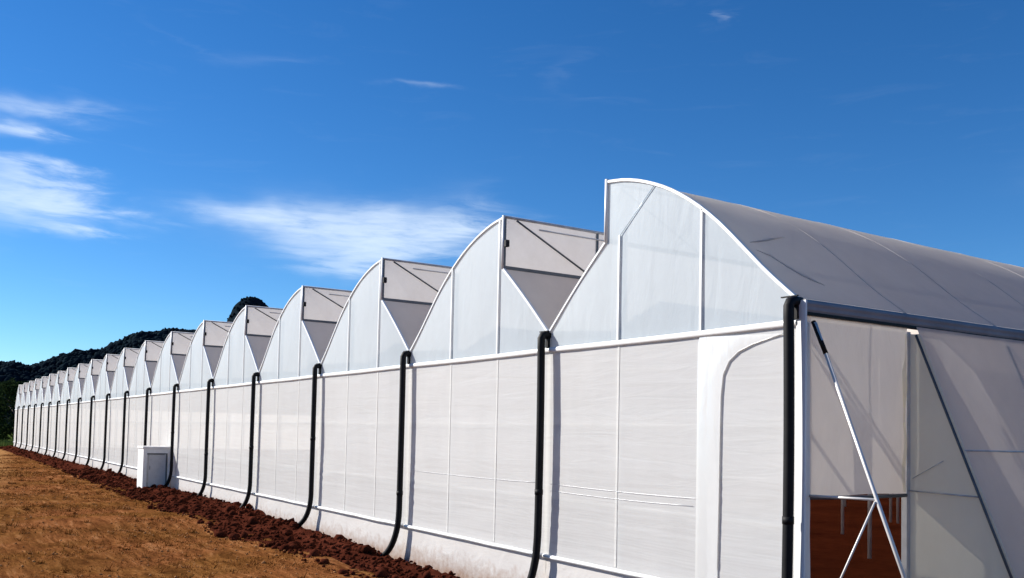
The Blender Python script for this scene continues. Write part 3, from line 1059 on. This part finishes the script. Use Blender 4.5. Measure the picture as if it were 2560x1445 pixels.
# ------------------------------------------------------------------ entrance box on the front wall
ev = empty('entrance_vestibule', (-36.9, -0.05, 0))
tag(ev, 'small white box porch with a grey door, built against the front of the long greenhouse', 'porch')
X0, X1, Y0, Y1, H = -1.25, 0.0, -1.20, 0.0, 1.92
MB().box(X0, X1 - 0.062, Y0, Y0 + 0.06, -0.1, H).build('wall_panel', 'white_panel', ev)
MB().box(X0, X0 + 0.06, Y0 + 0.062, Y1, -0.1, H).build('wall_panel', 'white_panel', ev)
MB().box(X1 - 0.06, X1, Y0, Y0 + 0.16, -0.1, H).build('door_jamb', 'white_panel', ev)
MB().box(X1 - 0.06, X1, Y1 - 0.12, Y1, -0.1, H).build('door_jamb', 'white_panel', ev)
MB().box(X1 - 0.06, X1, Y0 + 0.161, Y1 - 0.121, 1.70, H).build('lintel', 'white_panel', ev)
MB().box(X0 - 0.04, X1 + 0.04, Y0 - 0.04, Y1, H + 0.002, H + 0.09).build('roof_slab', 'white_panel', ev)
dr = MB().box(X1 - 0.045, X1 - 0.02, Y0 + 0.225, Y1 - 0.185, 0.02, 1.635).build('door', 'door_panel', ev)
MB().box(X1 - 0.05, X1 + 0.012, Y0 + 0.162, Y1 - 0.122, 1.64, 1.698).build('door_frame', 'dark_steel', dr)
MB().box(X1 - 0.05, X1 + 0.012, Y1 - 0.18, Y1 - 0.123, -0.05, 1.639).build('door_frame', 'dark_steel', dr)
MB().box(X1 - 0.05, X1 + 0.006, Y0 + 0.163, Y0 + 0.20, -0.05, 1.639).build('door_frame', 'galvanised', dr)
MB().tube([(X1 - 0.02, Y0 + 0.30, 0.95), (X1 + 0.03, Y0 + 0.30, 0.95), (X1 + 0.03, Y0 + 0.30, 1.10), (X1 - 0.02, Y0 + 0.30, 1.10)], 0.010, 6).build('handle', 'dark_steel', dr)


# ------------------------------------------------------------------ trees beyond the far end
def tree(loc, h, spread, seed, label):
    rs = np.random.default_rng(seed)
    root = empty('broadleaf_tree', loc)
    tag(root, label, 'tree', 'trees beyond the far end of the greenhouse')
    mb = MB()
    mb.tube([(0, 0, -0.2), (0.1, 0.05, h * 0.25), (0.0, 0.15, h * 0.55), (0.1, 0.0, h * 0.85)], [h * 0.03, h * 0.024, h * 0.015, h * 0.005], 8)
    tips = [(0.1, 0, h * 0.85)]
    for k in range(9):
        a = k * 2.4 + rs.random(); z0 = h * (0.2 + 0.06 * k); L = spread * (0.55 + 0.4 * rs.random())
        e = (math.cos(a) * L, math.sin(a) * L, z0 + h * 0.18)
        mb.tube([(0.05, 0.08, z0), (e[0] * 0.5, e[1] * 0.5, z0 + h * 0.11), e], [h * 0.010, h * 0.007, h * 0.003], 6)
        tips.append(e)
    mb.build('trunk', 'bark', root, True)
    V, n = [], 0
    cl = []
    for k in range(34):
        u_, v_ = rs.random() * 6.283, rs.random()
        zz = h * (0.10 + 0.88 * v_)
        rad = spread * math.sin(math.pi * min(0.97, 0.22 + 0.75 * v_)) ** 0.7 * (0.45 + 0.55 * rs.random())
        cl.append((math.cos(u_) * rad, math.sin(u_) * rad, zz, spread * (0.24 + 0.2 * rs.random())))
    for (cx, cy, cz, cr) in cl + [(e[0], e[1], e[2], spread * 0.3) for e in tips]:
        for q in range(130):
            d = rs.normal(size=3); d /= np.linalg.norm(d)
            p0 = np.array([cx, cy, cz]) + d * cr * (0.55 + 0.5 * rs.random())
            a = rs.normal(size=3); a /= np.linalg.norm(a); b = np.cross(a, rs.normal(size=3)); b /= np.linalg.norm(b)
            s = 0.14 + 0.16 * rs.random()
            V += [p0 - a * s, p0 + b * s * 0.6, p0 + a * s, p0 - b * s * 0.6]
    V = np.array(V)
    put('crown', np_mesh('crown', V, np.arange(len(V)), 4, 'tree_leaves'), root)


tree((-141, -4.2, 0), 7.0, 2.8, 3, 'low dark tree at the left edge, nearest the far end of the greenhouse')
tree((-150, 2.5, 0), 9.0, 3.6, 5, 'tall dark tree rising just behind the far end wall of the greenhouse')
tree((-172, -6.5, 0), 9.5, 4.4, 8, 'broad dark tree at the extreme left of the photo under the hill')
tree((-195, 0.5, 0), 11.0, 5.0, 12, 'farthest dark tree standing in the gap left of the greenhouse')

# green verge at the far end
N = 5000
vx = -123 - 22 * RNG.random(N); vy = -9 + 12 * RNG.random(N)
ln = 0.25 + 0.5 * RNG.random(N); pa = RNG.random(N) * 3.14
V = np.empty((N, 3, 3))
V[:, 0] = np.stack([vx - np.cos(pa) * .06, vy - np.sin(pa) * .06, -0.05 + 0 * vx], 1)
V[:, 1] = np.stack([vx + np.cos(pa) * .06, vy + np.sin(pa) * .06, -0.05 + 0 * vx], 1)
V[:, 2] = np.stack([vx + RNG.normal(0, .1, N), vy + RNG.normal(0, .1, N), ln], 1)
tag(put('verge_grass', np_mesh('verge_grass', V.reshape(-1, 3), np.arange(N * 3), 3, 'verge_grass')), 'green grass verge at the far left end of the field', 'grass', kind='stuff')
